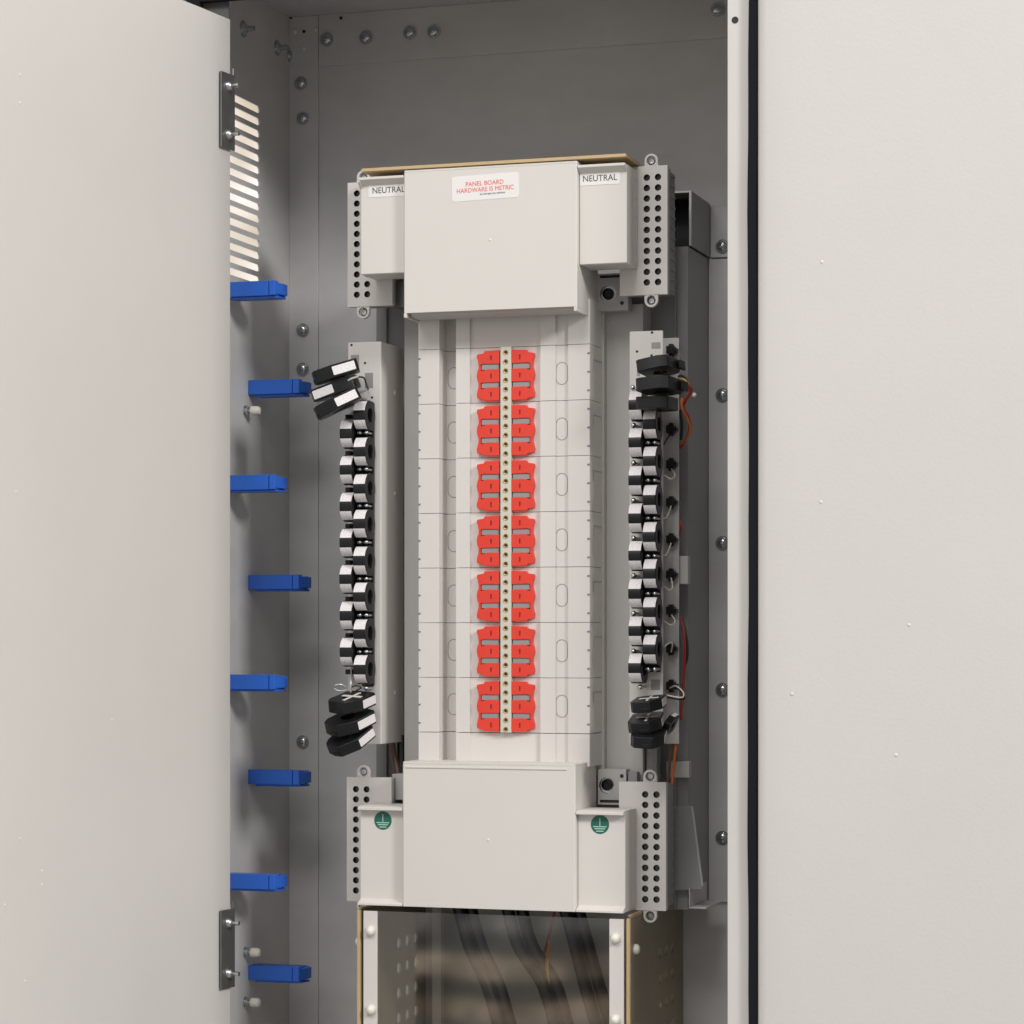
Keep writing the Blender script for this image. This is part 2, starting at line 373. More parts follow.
# ================================================================== TERMINAL BLOCKS
def terminal_block(side, top):
    z1, z0 = (.650, .4738) if top else (-.193, -.3688)
    s = 1 if side == 'r' else -1
    pxs = {('r', 1): (667.4, 619.8, 658, 646.8, 651), ('r', 0): (666, 619, 656.5, 645.2, 649.8), ('l', 1): (347.6, 392.3, 356.8, 367.2, 362.8), ('l', 0): (346.8, 391.5, 355.9, 366.6, 362.8)}[(side, top)]
    xo, xi = [s*AX(p, 0) for p in pxs[:2]]
    lab = {('l', 1): 'perforated neutral terminal block, top left, partly behind the cover', ('r', 1): 'perforated neutral terminal block at top right with two full hole columns',
           ('l', 0): 'perforated ground terminal block, bottom left, partly behind the cover', ('r', 0): 'perforated ground terminal block at bottom right with two full hole columns'}[(side, top)]
    t = thing('terminal_block', lab, 'terminal block', (s*.2, .027, z0), 'cream terminal blocks at the panel corners')
    mb = MB(); O = Vector((0, 0, 0)); U = Vector((1, 0, 0)); V = Vector((0, 0, 1)); N = Vector((0, 1, 0))
    pitch = .01435; zc0 = (.6343 if top else -.2100); hp = pitch/2
    cols = [AX(pxs[2], 0), AX(pxs[3], 0)]
    cw = abs(cols[0]-cols[1])/2
    for c in cols:
        for k in range(11): holed(mb, O, U, V, N, c, zc0-k*pitch, cw, hp, .0046, depth=.014, wmi=1, fmi=1)
    zt, zb = zc0+hp, zc0-10*pitch-hp
    a, b = sorted((s*xo, s*xi)); ca, cb = min(cols)-cw, max(cols)+cw
    def q(x0, x1, y0, y1): mb.add([(x0, 0, y0), (x1, 0, y0), (x1, 0, y1), (x0, 0, y1)], [(0, 1, 2, 3)])
    q(a, ca, zb, zt); q(cb, b, zb, zt); q(a, b, zt, z1); q(a, b, z0, zb)
    e = .0095
    for (x0, y0, x1, y1) in ((a, z0, b, z0), (b, z0, b, z1), (b, z1, a, z1), (a, z1, a, z0)):
        mb.add([(x0, 0, y0), (x1, 0, y1), (x1, e, y1), (x0, e, y0)], [(0, 1, 2, 3)])
    mb.build('face_plate', [BLOCK, HOLE], t)
    # ribbed body behind the plate
    mb = MB(); mb.box(a+.001, b-.001, .0100, .022, z0+.0015, z1-.0015)
    mb.box(a+.003, b-.003, .0222, .055, z0+.004, z1-.004)
    for k in range(12):
        zz = zc0+hp-k*pitch; mb.box(b-.0029, b-.0012, .0224, .052, zz-.0016, zz+.0016); mb.box(a+.0012, a+.0029, .0224, .052, zz-.0016, zz+.0016)
    mb.build('body', SIDE, t, bevel=.0006)
    for zc, sg in ((z1, 1), (z0, -1)):
        mb = MB(); cx = AX(pxs[4], 0); cz = zc+sg*.0075; r0, r1 = .0095, .0066
        nn = 24; vs = []; fs = []
        for y in (0.0008, .006):
            for rr in (r0, r1):
                for k in range(nn+1):
                    a_ = math.pi*k/nn; vs.append((cx+rr*math.cos(a_), y, cz+sg*rr*math.sin(a_)))
                vs.append((cx-r0 if rr == r0 else cx-r1, y, zc-sg*.0))
                vs.append((cx+r0 if rr == r0 else cx+r1, y, zc-sg*.0))
        mb.lathe((cx, .0008, cz), (0, 1, 0), [(r1, 0), (r0-.0005, 0), (r0, .0005), (r0, .006), (r1, .006), (r1, 0)], 32)
        mb.box(cx-r0, cx-r1, .0012, .006, *sorted((zc, cz))); mb.box(cx+r1, cx+r0, .0012, .006, *sorted((zc, cz)))
        ear = mb.build('mounting_ear', BLOCK, t)
        mb = MB(); mb.cyl((cx-.001, .018, cz), (0, -1, 0), .0060, .006, 20); mb.lathe((cx-.001, .012, cz), (0, -1, 0), [(.0045, 0), (.0045, .003), (.0034, .0045), (.0018, .0045), (.0012, .003), (0, .003)], 16)
        mb.build('mounting_screw', SILVER, ear)
for sd in 'lr':
    for tp in (1, 0): terminal_block(sd, tp)

# ================================================================== COVERS
CY = -.07; CX = .1245
def main_cover(z0, z1, lab, top):
    XL, XR = (AX(403.7, CY), AX(577, CY)) if top else (AX(402.5, CY), AX(575.4, CY))
    t = thing('lug_cover', lab, 'cover', (0, CY, z0), 'wide cream plastic lug covers')
    mb = MB(); th = .003; yb = .036
    mb.prism([(XL, yb), (XL, CY+.0015), (XL+.0015, CY), (XR-.0015, CY), (XR, CY+.0015), (XR, yb), (XR-th, yb), (XR-th, CY+th), (XL+th, CY+th), (XL+th, yb)], 'z', z0+(0.006 if top else 0), z1-.003)
    mb.prism([(XL+.0002, yb), (XL+.0002, CY+.0017), (XL+.0017, CY+.0002), (XR-.0017, CY+.0002), (XR-.0002, CY+.0017), (XR-.0002, yb)], 'z', z1-.0029, z1)
    if top:
        w = .0045
        for xe, s in ((XR, 1), (XL, -1)):
            mb.box(xe-s*.0001, xe-s*w, CY+.0002, CY+.004, z0, z0+.006); mb.box(xe-s*.0001, xe-s*th, CY+.0041, yb, z0, z0+.006)
    mb.build('shell', PLASTIC, t, bevel=.0004)
    if top:   # inner baffle under the lower edge
        mb = MB(); mb.prism([(CY+.006, z0+.012), (CY+.012, z0+.004), (CY+.02, z0+.002), (-.02, z0+.0015), (-.02, z0+.012)], 'x', XL+.006, XR-.006); mb.build('baffle', BASE, t, bevel=.0006)
    else:
        mb = MB(); mb.box(XL+.004, XR-.012, CY-.0012, CY+.0002, z1-.0085, z1-.0062); mb.build('rim', PLASTIC, t, bevel=.0005)
    return t
ct = main_cover(.4465, .6495, 'wide cream plastic cover at top with a red printed white sticker', True)
cb = main_cover(-.3665, -.1665, 'wide plain cream plastic cover at bottom above the clear sheet', False)
for t, (px, py) in ((ct, (490, 240)), (cb, (488, 840))):
    mb = MB(); p = at(px, py, CY); mb.ball(p, .0022, (0, 1, 0), 10, sq=.4); mb.build('gate_mark', SPEC, t)
# sticker with its printing
p0 = at(452, 203, CY); p1 = at(519, 171, CY); w = p1.x-p0.x; cxs = (p0.x+p1.x)/2; czs = at(485, 187, CY).z; hh = .0172
def rrect(cx, cz, hw, hh, r, roll=0, n=5):
    o = []
    for qx, qz, a0 in ((1, 1, 0), (-1, 1, 90), (-1, -1, 180), (1, -1, 270)):
        for k in range(n+1):
            a = R(a0+90*k/n); x = qx*(hw-r)+r*math.cos(a); z = qz*(hh-r)+r*math.sin(a)
            o.append((cx+x*math.cos(roll)-z*math.sin(roll), cz+x*math.sin(roll)+z*math.cos(roll)))
    return o
rl = R(1.3)
mb = MB(); mb.prism(rrect(cxs, czs, w/2, hh, .0035, rl), 'y', CY-.0004, CY-.00002); st = mb.build('sticker', STICK, ct)
text('PANEL BOARD', .0088, cxs-.001, CY-.0006, czs+.0052, REDINK, 'printed_text', st, roll=-rl, xs=.93)
text('HARDWARE IS METRIC', .0088, cxs, CY-.0006, czs-.0032, REDINK, 'printed_text', st, roll=-rl, xs=.90)
text('los herrajes son metricos', .0040, cxs+.0105, CY-.0006, czs-.0090, BLUEINK, 'printed_text', st, roll=-rl, xs=.86)

def side_cover(s, top):
    zt, zb = (.6435, .510) if top else (-.3665, -.2290)
    g = 1 if top else -1
    lab = {(-1, 1): 'narrow cream cover marked NEUTRAL, left of the wide top cover', (1, 1): 'narrow cream cover marked NEUTRAL, right of the wide top cover',
           (-1, 0): 'narrow cream cover with a green ground symbol, left of the bottom cover', (1, 0): 'narrow cream cover with a green ground symbol, right of the bottom cover'}[(s, int(top))]
    t = thing('terminal_cover', lab, 'cover', (s*.16, -.04, min(zt, zb)), 'narrow cream terminal covers')
    fy = -.059
    if s > 0: xa, xb = (AX(577, CY) if top else AX(575.4, CY))+.0006, (AX(626.8, fy) if top else AX(625.3, fy))
    else: xa, xb = (AX(358.2, CY) if top else AX(357.6, CY)), (AX(403.7, CY) if top else AX(402.5, CY))-.0006
    if top: pr = [(-.002, zt), (CY, zt), (CY, zt-.0035), (fy, zt-.0105), (fy, zb+.001), (fy+.001, zb), (-.002, zb)]
    else: pr = [(-.002, zt), (CY, zt), (CY, zt+.003), (fy, zt+.008), (fy, zb-.007), (CY, zb-.0055), (CY, zb-.002), (CY+.006, zb), (-.002, zb)]
    mb = MB(); mb.prism(pr, 'x', xa, xb)
    sh = mb.build('shell', PLASTIC, t, bevel=.0005)
    # outer side wall closing the recess
    if s < 0 and top:
        mb = MB(); mb.prism([(CY+.001, zt-.0005), (CY+.001, zt-.006), (fy-.0003, zt-.014), (fy-.0003, zt-.0005)], 'x', xa-.0012, xa+.0018); mb.build('corner_rib', PLASTIC, t)
    mb = MB()
    for k in range(9):
        zz = (.6343 if top else -.2100)-.01435*(k+(0 if top else 1.6)); 
        if s > 0: mb.ball((xb, -.016, zz), .0042, (1, 0, 0), 12, sq=.12)
    if s > 0: mb.build('dimple', PLASTIC, t)
    if top:
        if s > 0: a, b = at(580, 178.3, fy), at(620, 178.3, fy); cz = at(600, 178.3, fy).z
        else: a, b = at(368.5, 190.5, fy), at(405, 190.5, fy); cz = at(387, 190.3, fy).z
        hwid = (b.x-a.x)/2; cx = (a.x+b.x)/2
        hwid2 = hwid
        mb = MB(); x1_ = min(cx+hwid, xb-.0003)
        if s < 0: x1_ = xb-.0003
        mb.box(cx-hwid if s < 0 else max(cx-hwid, xa+.0003), x1_, fy-.0005, fy-.00002, cz-.0088, cz+.0088)
        lb = mb.build('sticker', STICK, t)
        text('NEUTRAL', .0118, (cx if s > 0 else AX(388.6, fy)), fy-.0007, cz, INK, 'printed_text', lb, xs=.93)
    else:
        p = at(383 if s < 0 else 600, 820.5 if s < 0 else 824.5, fy)
        mb = MB(); mb.cyl((p.x, fy-.00002, p.z), (0, -1, 0), .0128, .0004, 32); d = mb.build('ground_sticker', GREEN, t)
        mb = MB(); y0, y1 = fy-.0007, fy-.00045
        mb.box(p.x-.0005, p.x+.0005, y0, y1, p.z-.0018, p.z+.0088)
        for q, (hw, zz) in enumerate(((.0092, -.0030), (.0074, -.0058), (.0052, -.0090))): mb.box(p.x-hw, p.x+hw, y0, y1, p.z+zz-.0006, p.z+zz+.0006)
        mb.build('ground_symbol', GWHITE, d)
for s in (-1, 1):
    side_cover(s, True); side_cover(s, False)

# yellow zinc plate on top of the upper covers
ztp = at(490, 158, -.066).z
tag(MB().box(-.190, .190, -.066, .012, .652, .6565).build('support_plate', TAN, bevel=.0006), 'thin tan edged plate lying above the top covers', 'metal plate')

# ================================================================== BREAKER MOUNTING BASE
MY = -.013; MX = .1249
base = thing('breaker_base', 'central cream breaker mounting base with red clips down its middle', 'breaker panel', (0, .06, -.20))
BXL, BXR = AX(404.3, .06), AX(643, .06)
MB().box(BXL, BXR, .060, .063, -.20, .47).build('base_plate', BASE, base, bevel=.0005)
for xe, s in ((BXL, -1), (BXR, 1)): MB().box(xe, xe-s*.002, .0632, .108, -.20, .47).build('base_flange', BASE, base)
zt0 = .4078; mh = .07647
def mprofile(recess=True):
    x = lambda p: AX(p, MY)
    y1 = .046
    return [(-MX, y1), (-MX, MY+.0008), (-MX+.0008, MY), (x(439.3), MY), (x(439.8), .017), (x(455.6), .017), (x(456), MY), (x(469.6), MY), (x(469.8), MY+.0045), (x(540.2), MY+.0045), (x(540.4), MY),
            (x(555.4), MY), (x(555.6), MY+.004), (x(568), MY+.004), (x(568.2), MY), (MX-.0008, MY), (MX, MY+.0008), (MX, y1)]
def stadium(mb, cx, cz, hw, hh, y, r):
    pts = []
    for k in range(9): a = R(180*k/8); pts.append((cx+hw*math.cos(a), y, cz+hh-hw+hw*math.sin(a)))
    for k in range(9): a = R(180+180*k/8); pts.append((cx+hw*math.cos(a), y, cz-hh+hw+hw*math.sin(a)))
    mb.tube(pts, r, n=6, sub=1, closed=True)
for k in range(7):
    z1 = zt0-k*mh; z0 = z1-mh
    mb = MB(); mb.prism(mprofile(), 'z', z0+.0005, z1-.0002); md = mb.build('breaker_module', MODULE, base)
    mb = MB(); stadium(mb, AX(454, .017), z1-.0378, .0088, .0150, .0169, .0005); stadium(mb, AX(561.9, MY+.004), z1-.0388, .0080, .0153, MY+.0039, .0005)
    mb.build('knockout', GROOVE, md)
    mb = MB()
    for j in range(3):
        zz = z1-.0125-.02549*j
        mb.box(-MX+.0002, -MX+.0036, MY-.0008, MY+.001, zz-.0011, zz+.0011)
        mb.box(MX-.0036, MX-.0002, MY-.0008, MY+.001, zz-.0011, zz+.0011)
    mb.build('edge_nub', NUB, md)
    # stepped seam down the right side of the module
    mb = MB(); mb.box(MX, MX+.0006, .004, .046, z1-.020, z1-.0192); mb.box(MX, MX+.0006, .004, .0052, z1-.034, z1-.020); mb.build('side_seam', GROOVE, md)
x = lambda p: AX(p, MY)
mb = MB(); mb.prism(mprofile(), 'z', zt0+.0005, .470); mb.build('end_plate', MODULE, base)
mb = MB(); mb.prism(mprofile(), 'z', -.1725, zt0-7*mh-.0004); mb.build('end_plate', MODULE, base)
mb = MB(); mb.box(-MX-.003, MX+.004, .0462, .0598, -.19, .468); mb.build('module_tray', BASE, base)
# red bus insulators
RY0, RY1 = MY-.0035, MY+.0044
def red(k, s):
    z1 = zt0-k*mh-.0046
    if s < 0: X = lambda q: AX(499.4-q*.955, RY0)
    else: X = lambda q: AX(511.6+q*.94, RY0)
    pz = lambda q: z1-q*.0014
    P = [(0, 0), (15.5, .4), (16.5, 2.6), (23.4, 3.6), (23.8, 6.5), (22.6, 9.8), (21.9, 13.5), (21.9, 17.5), (23.2, 20.5), (23.9, 25), (23.2, 29), (21.9, 32), (21.9, 36), (22.8, 39), (23.8, 43), (23.4, 47.2),
         (17, 48.0), (16, 49.6), (0, 49.8), (0, 36.7), (13, 36.5), (16, 37.6), (19.6, 38.4), (19.8, 32.0), (17, 31.6), (0, 31.5), (0, 18.7), (13, 18.4), (16, 19.5), (19.6, 20.3), (19.8, 13.8), (17, 13.1), (0, 13.4)]
    P = [(a, b+(0 if a == 0 or b in (0,) else random.uniform(-.12, .12))) for a, b in P]
    mb = MB(); mb.prism([(X(a), pz(b)) for a, b in P], 'y', RY0, RY1); o = mb.build('bus_insulator', RED, base, bevel=.0004)
    mb = MB()
    for c in (7.2, 25.2, 43.4):
        mb.prism([(X(8.0), pz(c-2.6)), (X(9.6), pz(c-2.0)), (X(9.2), pz(c+2.4)), (X(8.2), pz(c+2.6))], 'y', RY0-.0003, RY0+.0002)
    mb.build('dark_strip', DRED, o)
    mb = MB(); mb.box(X(1), X(19), RY0+.0018, RY1+.0001, pz(13.4), pz(18.9)); mb.box(X(1), X(19), RY0+.0018, RY1+.0001, pz(31.6), pz(37.0)); mb.build('bus_bar_end', RAIL, o)
for k in range(7):
    for s in (-1, 1): red(k, s)
bx0, bx1 = AX(500.6, MY-.004), AX(511.3, MY-.004)
MB().box(bx0, bx1, MY-.005, MY+.0044, zt0-7*mh+.0005, zt0-.0005).build('bus_strip', CREAM, base, bevel=.0004)
for k in range(42):
    zz = zt0-.0082-k*(.5353-.0135)/41
    mb = MB(); mb.lathe(((bx0+bx1)/2+.0002, MY-.0048, zz), (0, -1, 0), [(.0034, 0), (.0034, .0010), (.0030, .0015), (.0021, .0012), (.0019, .0009)], 14)
    mb.cur = 1; mb.lathe(((bx0+bx1)/2+.0002, MY-.0048, zz), (0, -1, 0), [(.0019, .0009), (.0017, .0004), (0, .0004)], 14); mb.build('bus_screw', [BRASS, HOLE], base)

# lug plates
def lug(a, hole, small, lab, dark_strip_y):
    Y = .035
    x0, z1 = at(a[0], a[1], Y).x, at(a[0], a[1], Y).z; x1, z0 = at(a[2], a[3], Y).x, at(a[2], a[3], Y).z
    t = thing('lug', lab, 'lug', ((x0+x1)/2, Y, z0), 'square lugs beside the terminal blocks')
    mb = MB(); c = at(*hole, Y); O = Vector((0, Y, 0))
    holed(mb, O, Vector((1, 0, 0)), Vector((0, 0, 1)), Vector((0, 1, 0)), c.x, c.z, min(c.x-x0, .0165), .0165, .0115, depth=.010, wmi=1, fmi=1)
    xa = c.x-min(c.x-x0, .0165); xb = c.x+min(c.x-x0, .0165)
    def q(u0, u1, w0, w1): mb.add([(u0, Y, w0), (u1, Y, w0), (u1, Y, w1), (u0, Y, w1)], [(0, 1, 2, 3)])
    q(xb, x1, z0, z1)
    if z1 > c.z+.0165: q(xa, xb, c.z+.0165, z1)
    if z0 < c.z-.0165: q(xa, xb, z0, c.z-.0165)
    for (u0, w0, u1, w1) in ((xa, z0, x1, z0), (x1, z0, x1, z1), (x1, z1, xa, z1), (xa, z1, xa, z0)):
        mb.add([(u0, Y, w0), (u1, Y, w1), (u1, Y+.02, w1), (u0, Y+.02, w0)], [(0, 1, 2, 3)])
    mb.build('plate', [BASE, SILVER, HOLE], t)
    mb = MB(); mb.lathe((c.x-.0020, Y+.0098, c.z+.0005), (0, -1, 0), [(.0082, 0), (.0078, .005), (.0062, .0062), (.0058, .001), (0, .001)], 20); mb.build('lug_screw', HOLE, t)
    s_ = at(*small, Y); MB().cyl((s_.x, Y-.0003, s_.z), (0, 1, 0), .0028, .0002, 12).build('drilled_hole', HOLE, t); mb = MB()
    sl = at(600, dark_strip_y, Y).z; mb.box(at(600, 0, Y).x, at(621, 0, Y).x, Y-.0004, Y-.0001, sl-.0018, sl+.0018); mb.build('dark_strip', HOLE, t)  # dark slot on the upper lug; on the lower lug a shadow drawn as colour
lug((597.5, 274, 628, 310), (608, 293.5), (622, 303), 'square lug with a round hole under the upper right neutral cover', 277)
lug((598, 769, 626, 805), (607, 785.5), (621.8, 776), 'square lug with a round hole above the lower right ground cover', 801)
pa = at(628, 772, .04); pb = at(637, 790, .04)
tag(MB().box(pa.x, pb.x, .04, .055, pb.z, pa.z).build('spacer_block', RAIL, bevel=.0006), 'small dark spacer block between lower right lug and ring ear', 'spacer')
pa = at(393, 281, .02); pb = at(403, 307, .02)
tag(MB().box(pa.x, pb.x+.02, .02, .05, pb.z, pa.z).build('lug', DSTEEL, bevel=.0006), 'dark lug showing between left neutral block and wide top cover', 'lug')
pa = at(392, 774, .02); pb = at(403, 800, .02)
tag(MB().box(pa.x, pb.x+.02, .02, .05, pb.z, pa.z).build('lug', BASE, bevel=.0006), 'grey lug showing between left ground block and wide bottom cover', 'lug')

# ================================================================== SENSOR STRIPS
def ring_sensor(parent, X, zc, Yc=-.026, w=.0182, r=.0212, side=1):
    zc += random.uniform(-.0005, .0005); X += random.uniform(-.0003, .0003)
    mb = MB()
    mb.lathe((X-w/2, Yc, zc), (1, 0, 0), [(.0105, .0), (r-.0012, 0), (r, .001), (r, w-.001), (r-.0012, w), (.0105, w), (.0095, w-.002), (.0095, .002), (.0105, 0)], 40)
    mb.box(X-w/2+.001, X+w/2-.001, Yc+.008, -.0074, zc-.017, zc+.017)
    mb.box(X-w/2+.002, X+w/2-.002, Yc+.012, -.0074, zc-.0205, zc-.013); mb.box(X-w/2+.002, X+w/2-.002, Yc+.012, -.0074, zc+.013, zc+.0205)
    o = mb.build('ring_sensor', BLACK, parent)
    jt = random.uniform(-2.5, 2.5)
    for a0, a1 in ((16+jt, 64+jt), (-64+jt, -21+jt)):
        vs = []; fs = []; n = 8; rr = r+.0003; wi = w/2-.0006
        sk = .0 if a0 > 0 else .0
        for i in range(n+1):
            a = R(a0+(a1-a0)*i/n)
            for xx in (-wi, wi): vs.append((X+xx, Yc-rr*math.cos(a), zc+rr*math.sin(a)))
        for i in range(n): fs.append((2*i, 2*i+1, 2*i+3, 2*i+2))
        m2 = MB(); m2.add(vs, fs)
        vs2 = [(v[0], Yc+(v[1]-Yc)*(r-.0004)/rr, zc+(v[2]-zc)*(r-.0004)/rr) for v in vs]; m2.add(vs2, [f[::-1] for f in fs]); m2.build('label', PRINT, o)
    return o
def strip_screw(parent, X, z, Y=-.026, r=.0034):
    mb = MB(); mb.lathe((X, -.0008, z), (0, -1, 0), [(r*.6, 0), (r*.6, -Y-.003), (r*.9, -Y-.002), (r*1.05, -Y), (r*.85, -Y+.002), (r*.4, -Y+.003), (0, -Y+.0032)], 14)
    mb.build('screw', SILVER, parent)
def zpx(py, px, Y): return at(px, py, Y).z
zS1, zS0 = at(365, 342, 0).z, at(365, 744, 0).z
lx0, lx1 = AX(348, 0), AX(381, 0)
ls = thing('sensor_strip', 'left metal strip carrying a staggered column of black ring sensors', 'sensor strip', ((lx0+lx1)/2, .03, zS0), 'strips of ring shaped current sensors')
mb = MB(); mb.box(lx0, lx1, 0, .002, zS0, zS1); mb.box(lx1-.002, lx1, .0021, .094, zS0, zS1); mb.box(lx0, lx0+.002, .0021, .03, zS0, zS1)
mb.build('channel', STRIP, ls, bevel=.0012)
for py in (393, 494, 693): p = hit(395, py, Vector((lx1, 0, 0)), Vector((1, 0, 0))); MB().ball(p, .0035, (1, 0, 0), 12, sq=.4).build('rivet', STRIP, ls)
def winp(mb, px0, py0, px1, py1, Y=-.0003):
    a = at(px0, py0, Y); b = at(px1, py1, Y); mb.box(a.x, b.x, Y, Y+.0002, b.z, a.z)
for q4 in ((351, 355, 359, 370), (365, 373, 373, 388), (352, 691, 359, 700)): mb = MB(); winp(mb, *q4); mb.build('window', RAIL, ls)
for (px, py) in ((351.5, 345), (365, 363), (372, 397.5)): MB().cyl(at(px, py, -.0003), (0, 1, 0), .0018, .0002, 10).build('drilled_hole', HOLE, ls)
Xo = AX(345.2, -.047); Xi = AX(359, -.047)
mb = MB(); mb.box(AX(362, -.006), AX(373.5, -.006), -.007, -.0004, at(366, 686, -.006).z, at(366, 403, -.006).z); mb.build('backing_strip', BLACK, ls, bevel=.0008)
for k in range(8): ring_sensor(ls, Xi, at(359.5, 415+36.35*k, -.04).z)
for k in range(7): ring_sensor(ls, Xo, at(345, 433.5+36.35*k, -.04).z)
for k in range(7):
    z = at(366, 433.6+36.35*k, -.01).z; strip_screw(ls, AX(363.5, -.012), z); strip_screw(ls, AX(369.8, -.012), z)
strip_screw(ls, AX(363, -.012), at(363, 398, -.012).z); strip_screw(ls, AX(369.8, -.012), at(369, 688, -.012).z)
for k in range(8):
    mb = MB(); p = at(349.5, 417+36.35*k, -.014); mb.box(p.x-.0035, p.x+.004, -.022, -.001, p.z-.004, p.z+.003); mb.build('connector_tab', BLACK, ls, bevel=.0006)

rx0_, rx1_ = AX(629.5, 0), AX(663, 0); zR1, zR0 = at(646, 331, 0).z, at(646, 745, 0).z
rs = thing('sensor_strip', 'right metal strip carrying ring sensors, a rear plate and small plugs', 'sensor strip', ((rx0_+rx1_)/2, .03, zR0), 'strips of ring shaped current sensors')
mb = MB(); mb.box(rx0_, rx1_, 0, .002, zR0, zR1); mb.box(rx0_, rx0_+.002, .0021, .094, zR0, zR1); mb.build('channel', STRIP, rs, bevel=.0012)
q1 = at(679, 337.5, .05); q0 = at(679, 744, .05); xr0 = AX(655, .05)
mb = MB(); mb.box(xr0, q1.x, .05, .052, q0.z, q1.z); mb.build('rear_plate', BASE, rs, bevel=.001)
for q4 in ((651.5, 342.5, 660.5, 348.5), (637, 362, 640, 376), (651, 679.5, 660, 690)): mb = MB(); winp(mb, *q4); mb.build('window', RAIL, rs)
for (px, py) in ((652, 332.5), (637, 351.5), (651.5, 355.5)): MB().cyl(at(px, py, -.0003), (0, 1, 0), .0018, .0002, 10).build('drilled_hole', HOLE, rs)
Xo = AX(634.5, -.047); Xi = AX(649, -.047)
mb = MB(); mb.box(AX(644, -.006), AX(660, -.006), -.007, -.0004, at(650, 672, -.006).z, at(650, 415, -.006).z); mb.build('backing_strip', BLACK, rs, bevel=.0008)
for k in range(8): ring_sensor(rs, Xo, at(634.5, 405+37.6*k, -.04).z)
for k in range(7): ring_sensor(rs, Xi, at(649, 423.5+37.6*k, -.04).z)
for k in range(7):
    z = at(654, 443.5+37.6*k, -.012).z; strip_screw(rs, AX(657.5, -.012), z)
    if k < 7: strip_screw(rs, AX(651, -.012), z)
for k in range(9): strip_screw(rs, AX(636.3 if k else 635.5, -.012), at(636, 388.5+37.5*k if k < 8 else 0, -.012).z) if k < 8 else None
strip_screw(rs, AX(643, -.012), at(643, 687, -.012).z)
Xp = .049
for i, py in enumerate((351, 430, 465, 503, 540, 575, 611, 649, 686)):
    p = at(672.5, py, Xp)
    mb = MB(); mb.box(p.x-.006, p.x+.005, .036, .0498, p.z-.005, p.z+.006); mb.box(p.x-.002, p.x+.0085, .038, .0497, p.z-.0022, p.z+.003); mb.box(p.x-.0035, p.x+.0025, .040, .0497, p.z-.0085, p.z+.009)
    o = mb.build('plug', BLACK, rs, bevel=.0006)
    q = lambda px, py_, y=.03: at(px, py_, y)
    if i in (0,): continue
    if i == 1: W = [q(671, py+4), q(667, py+9), q(664, py+14, .02)]; mm = WBLACK
    elif i in (2, 6): W = [q(671.5, py+4), q(675, py+10, .02), q(671, py+14, .02), q(664, py+10, .015)]; mm = WWHITE
    elif i in (3, 4): W = [q(671, py+3), q(669, py+9, .025), q(666, py+15, .02), q(663, py+15, .015)]; mm = WWHITE
    elif i in (5, 7): W = [q(671, py+3), q(672.5, py-5 if i == 7 else py+12, .02), q(669, py-6 if i == 7 else py+15, .02), q(664, py-2 if i == 7 else py+11, .015)]; mm = WWHITE
    else: W = [q(670, py+2), q(676, py, .015), q(683, py+6, .01), q(683, py+11, .01), q(676, py+11, .01), q(667, py+9, .01)]; mm = WWHITE
    mb = MB(); mb.tube(W, .0011, n=6); mb.build('wire', mm, o)
    if i == 8: mb = MB(); mb.tube([v+Vector((0, .004, -.003)) for v in W], .0011, n=6); mb.build('wire', WBLACK, o)

# ================================================================== LOOSE SENSORS
GRP = 'loose black current sensors hanging in stacks'
def loose(label, px, py, Y, rot, cross=False, sc=1.0, lab_on=True, lz=0, name='current_sensor', mirror=False, clasp=False):
    c = at(px, py, Y)
    Mr = Matrix.Rotation(R(rot[1]), 3, 'Y') @ Matrix.Rotation(R(rot[0]), 3, 'X') @ Matrix.Rotation(R(rot[2]), 3, 'Z')
    t = thing(name, label, 'current sensor', c, GRP, tuple(Mr.to_euler())); t.scale = (sc*(-1 if mirror else 1), sc, sc)
    mb = MB(); h = .0092
    out = [(-.009, -.0255), (.028, -.0255), (.032, -.021), (.034, .012), (.026, .024), (-.018, .026), (-.030, .020), (-.034, .004), (-.0325, -.010)]
    # body with its through hole
    n = len(out); rh = .0115
    def inner(i, n_=n):
        a = math.atan2(out[i][1], out[i][0]); return (rh*math.cos(a), rh*math.sin(a))
    inn = [inner(i) for i in range(n)]
    vs = [(x, y, -h) for x, y in out]+[(x, y, h) for x, y in out]+[(x, y, -h) for x, y in inn]+[(x, y, h) for x, y in inn]
    fs = []
    for i in range(n):
        j = (i+1) % n
        fs += [(i, j, n+j, n+i), (n+i, n+j, 3*n+j, 3*n+i), (2*n+i, 2*n+j, j, i), (3*n+i, 3*n+j, 2*n+j, 2*n+i)]
    mb.add(vs, fs); mb.build('body', BLACK, t, bevel=.0012)
    if clasp: mb = MB(); mb.box(-.031, -.012, .0262, .031, -h*.75, h*.75); mb.build('clasp', BLACK, t, bevel=.0008)
    mb = MB(); mb.box(-.020, .020, -.0135, .004, h+.0001, h+.0012) if False else mb.box(-.0345, -.026, -.006, .006, -h*.8, -h*.2); mb.build('hinge_pin', BLACK, t, bevel=.0006)
    if lab_on:
        mb = MB(); mb.prism(rrect(.0110, lz, .0165, .0062, .0012), 'y', -.0262, -.02555); mb.build('label', PRINT, t)
    if cross:
        mb = MB(); mb.box(-.024, .020, -.006, -.0015, h+.0002, h+.0014); mb.box(-.004, .003, -.020, -.0062, h+.0002, h+.0014); mb.box(-.004, .003, -.0013, .014, h+.0002, h+.0014); mb.build('strap', STRIP, t, bevel=.0005)
    return t
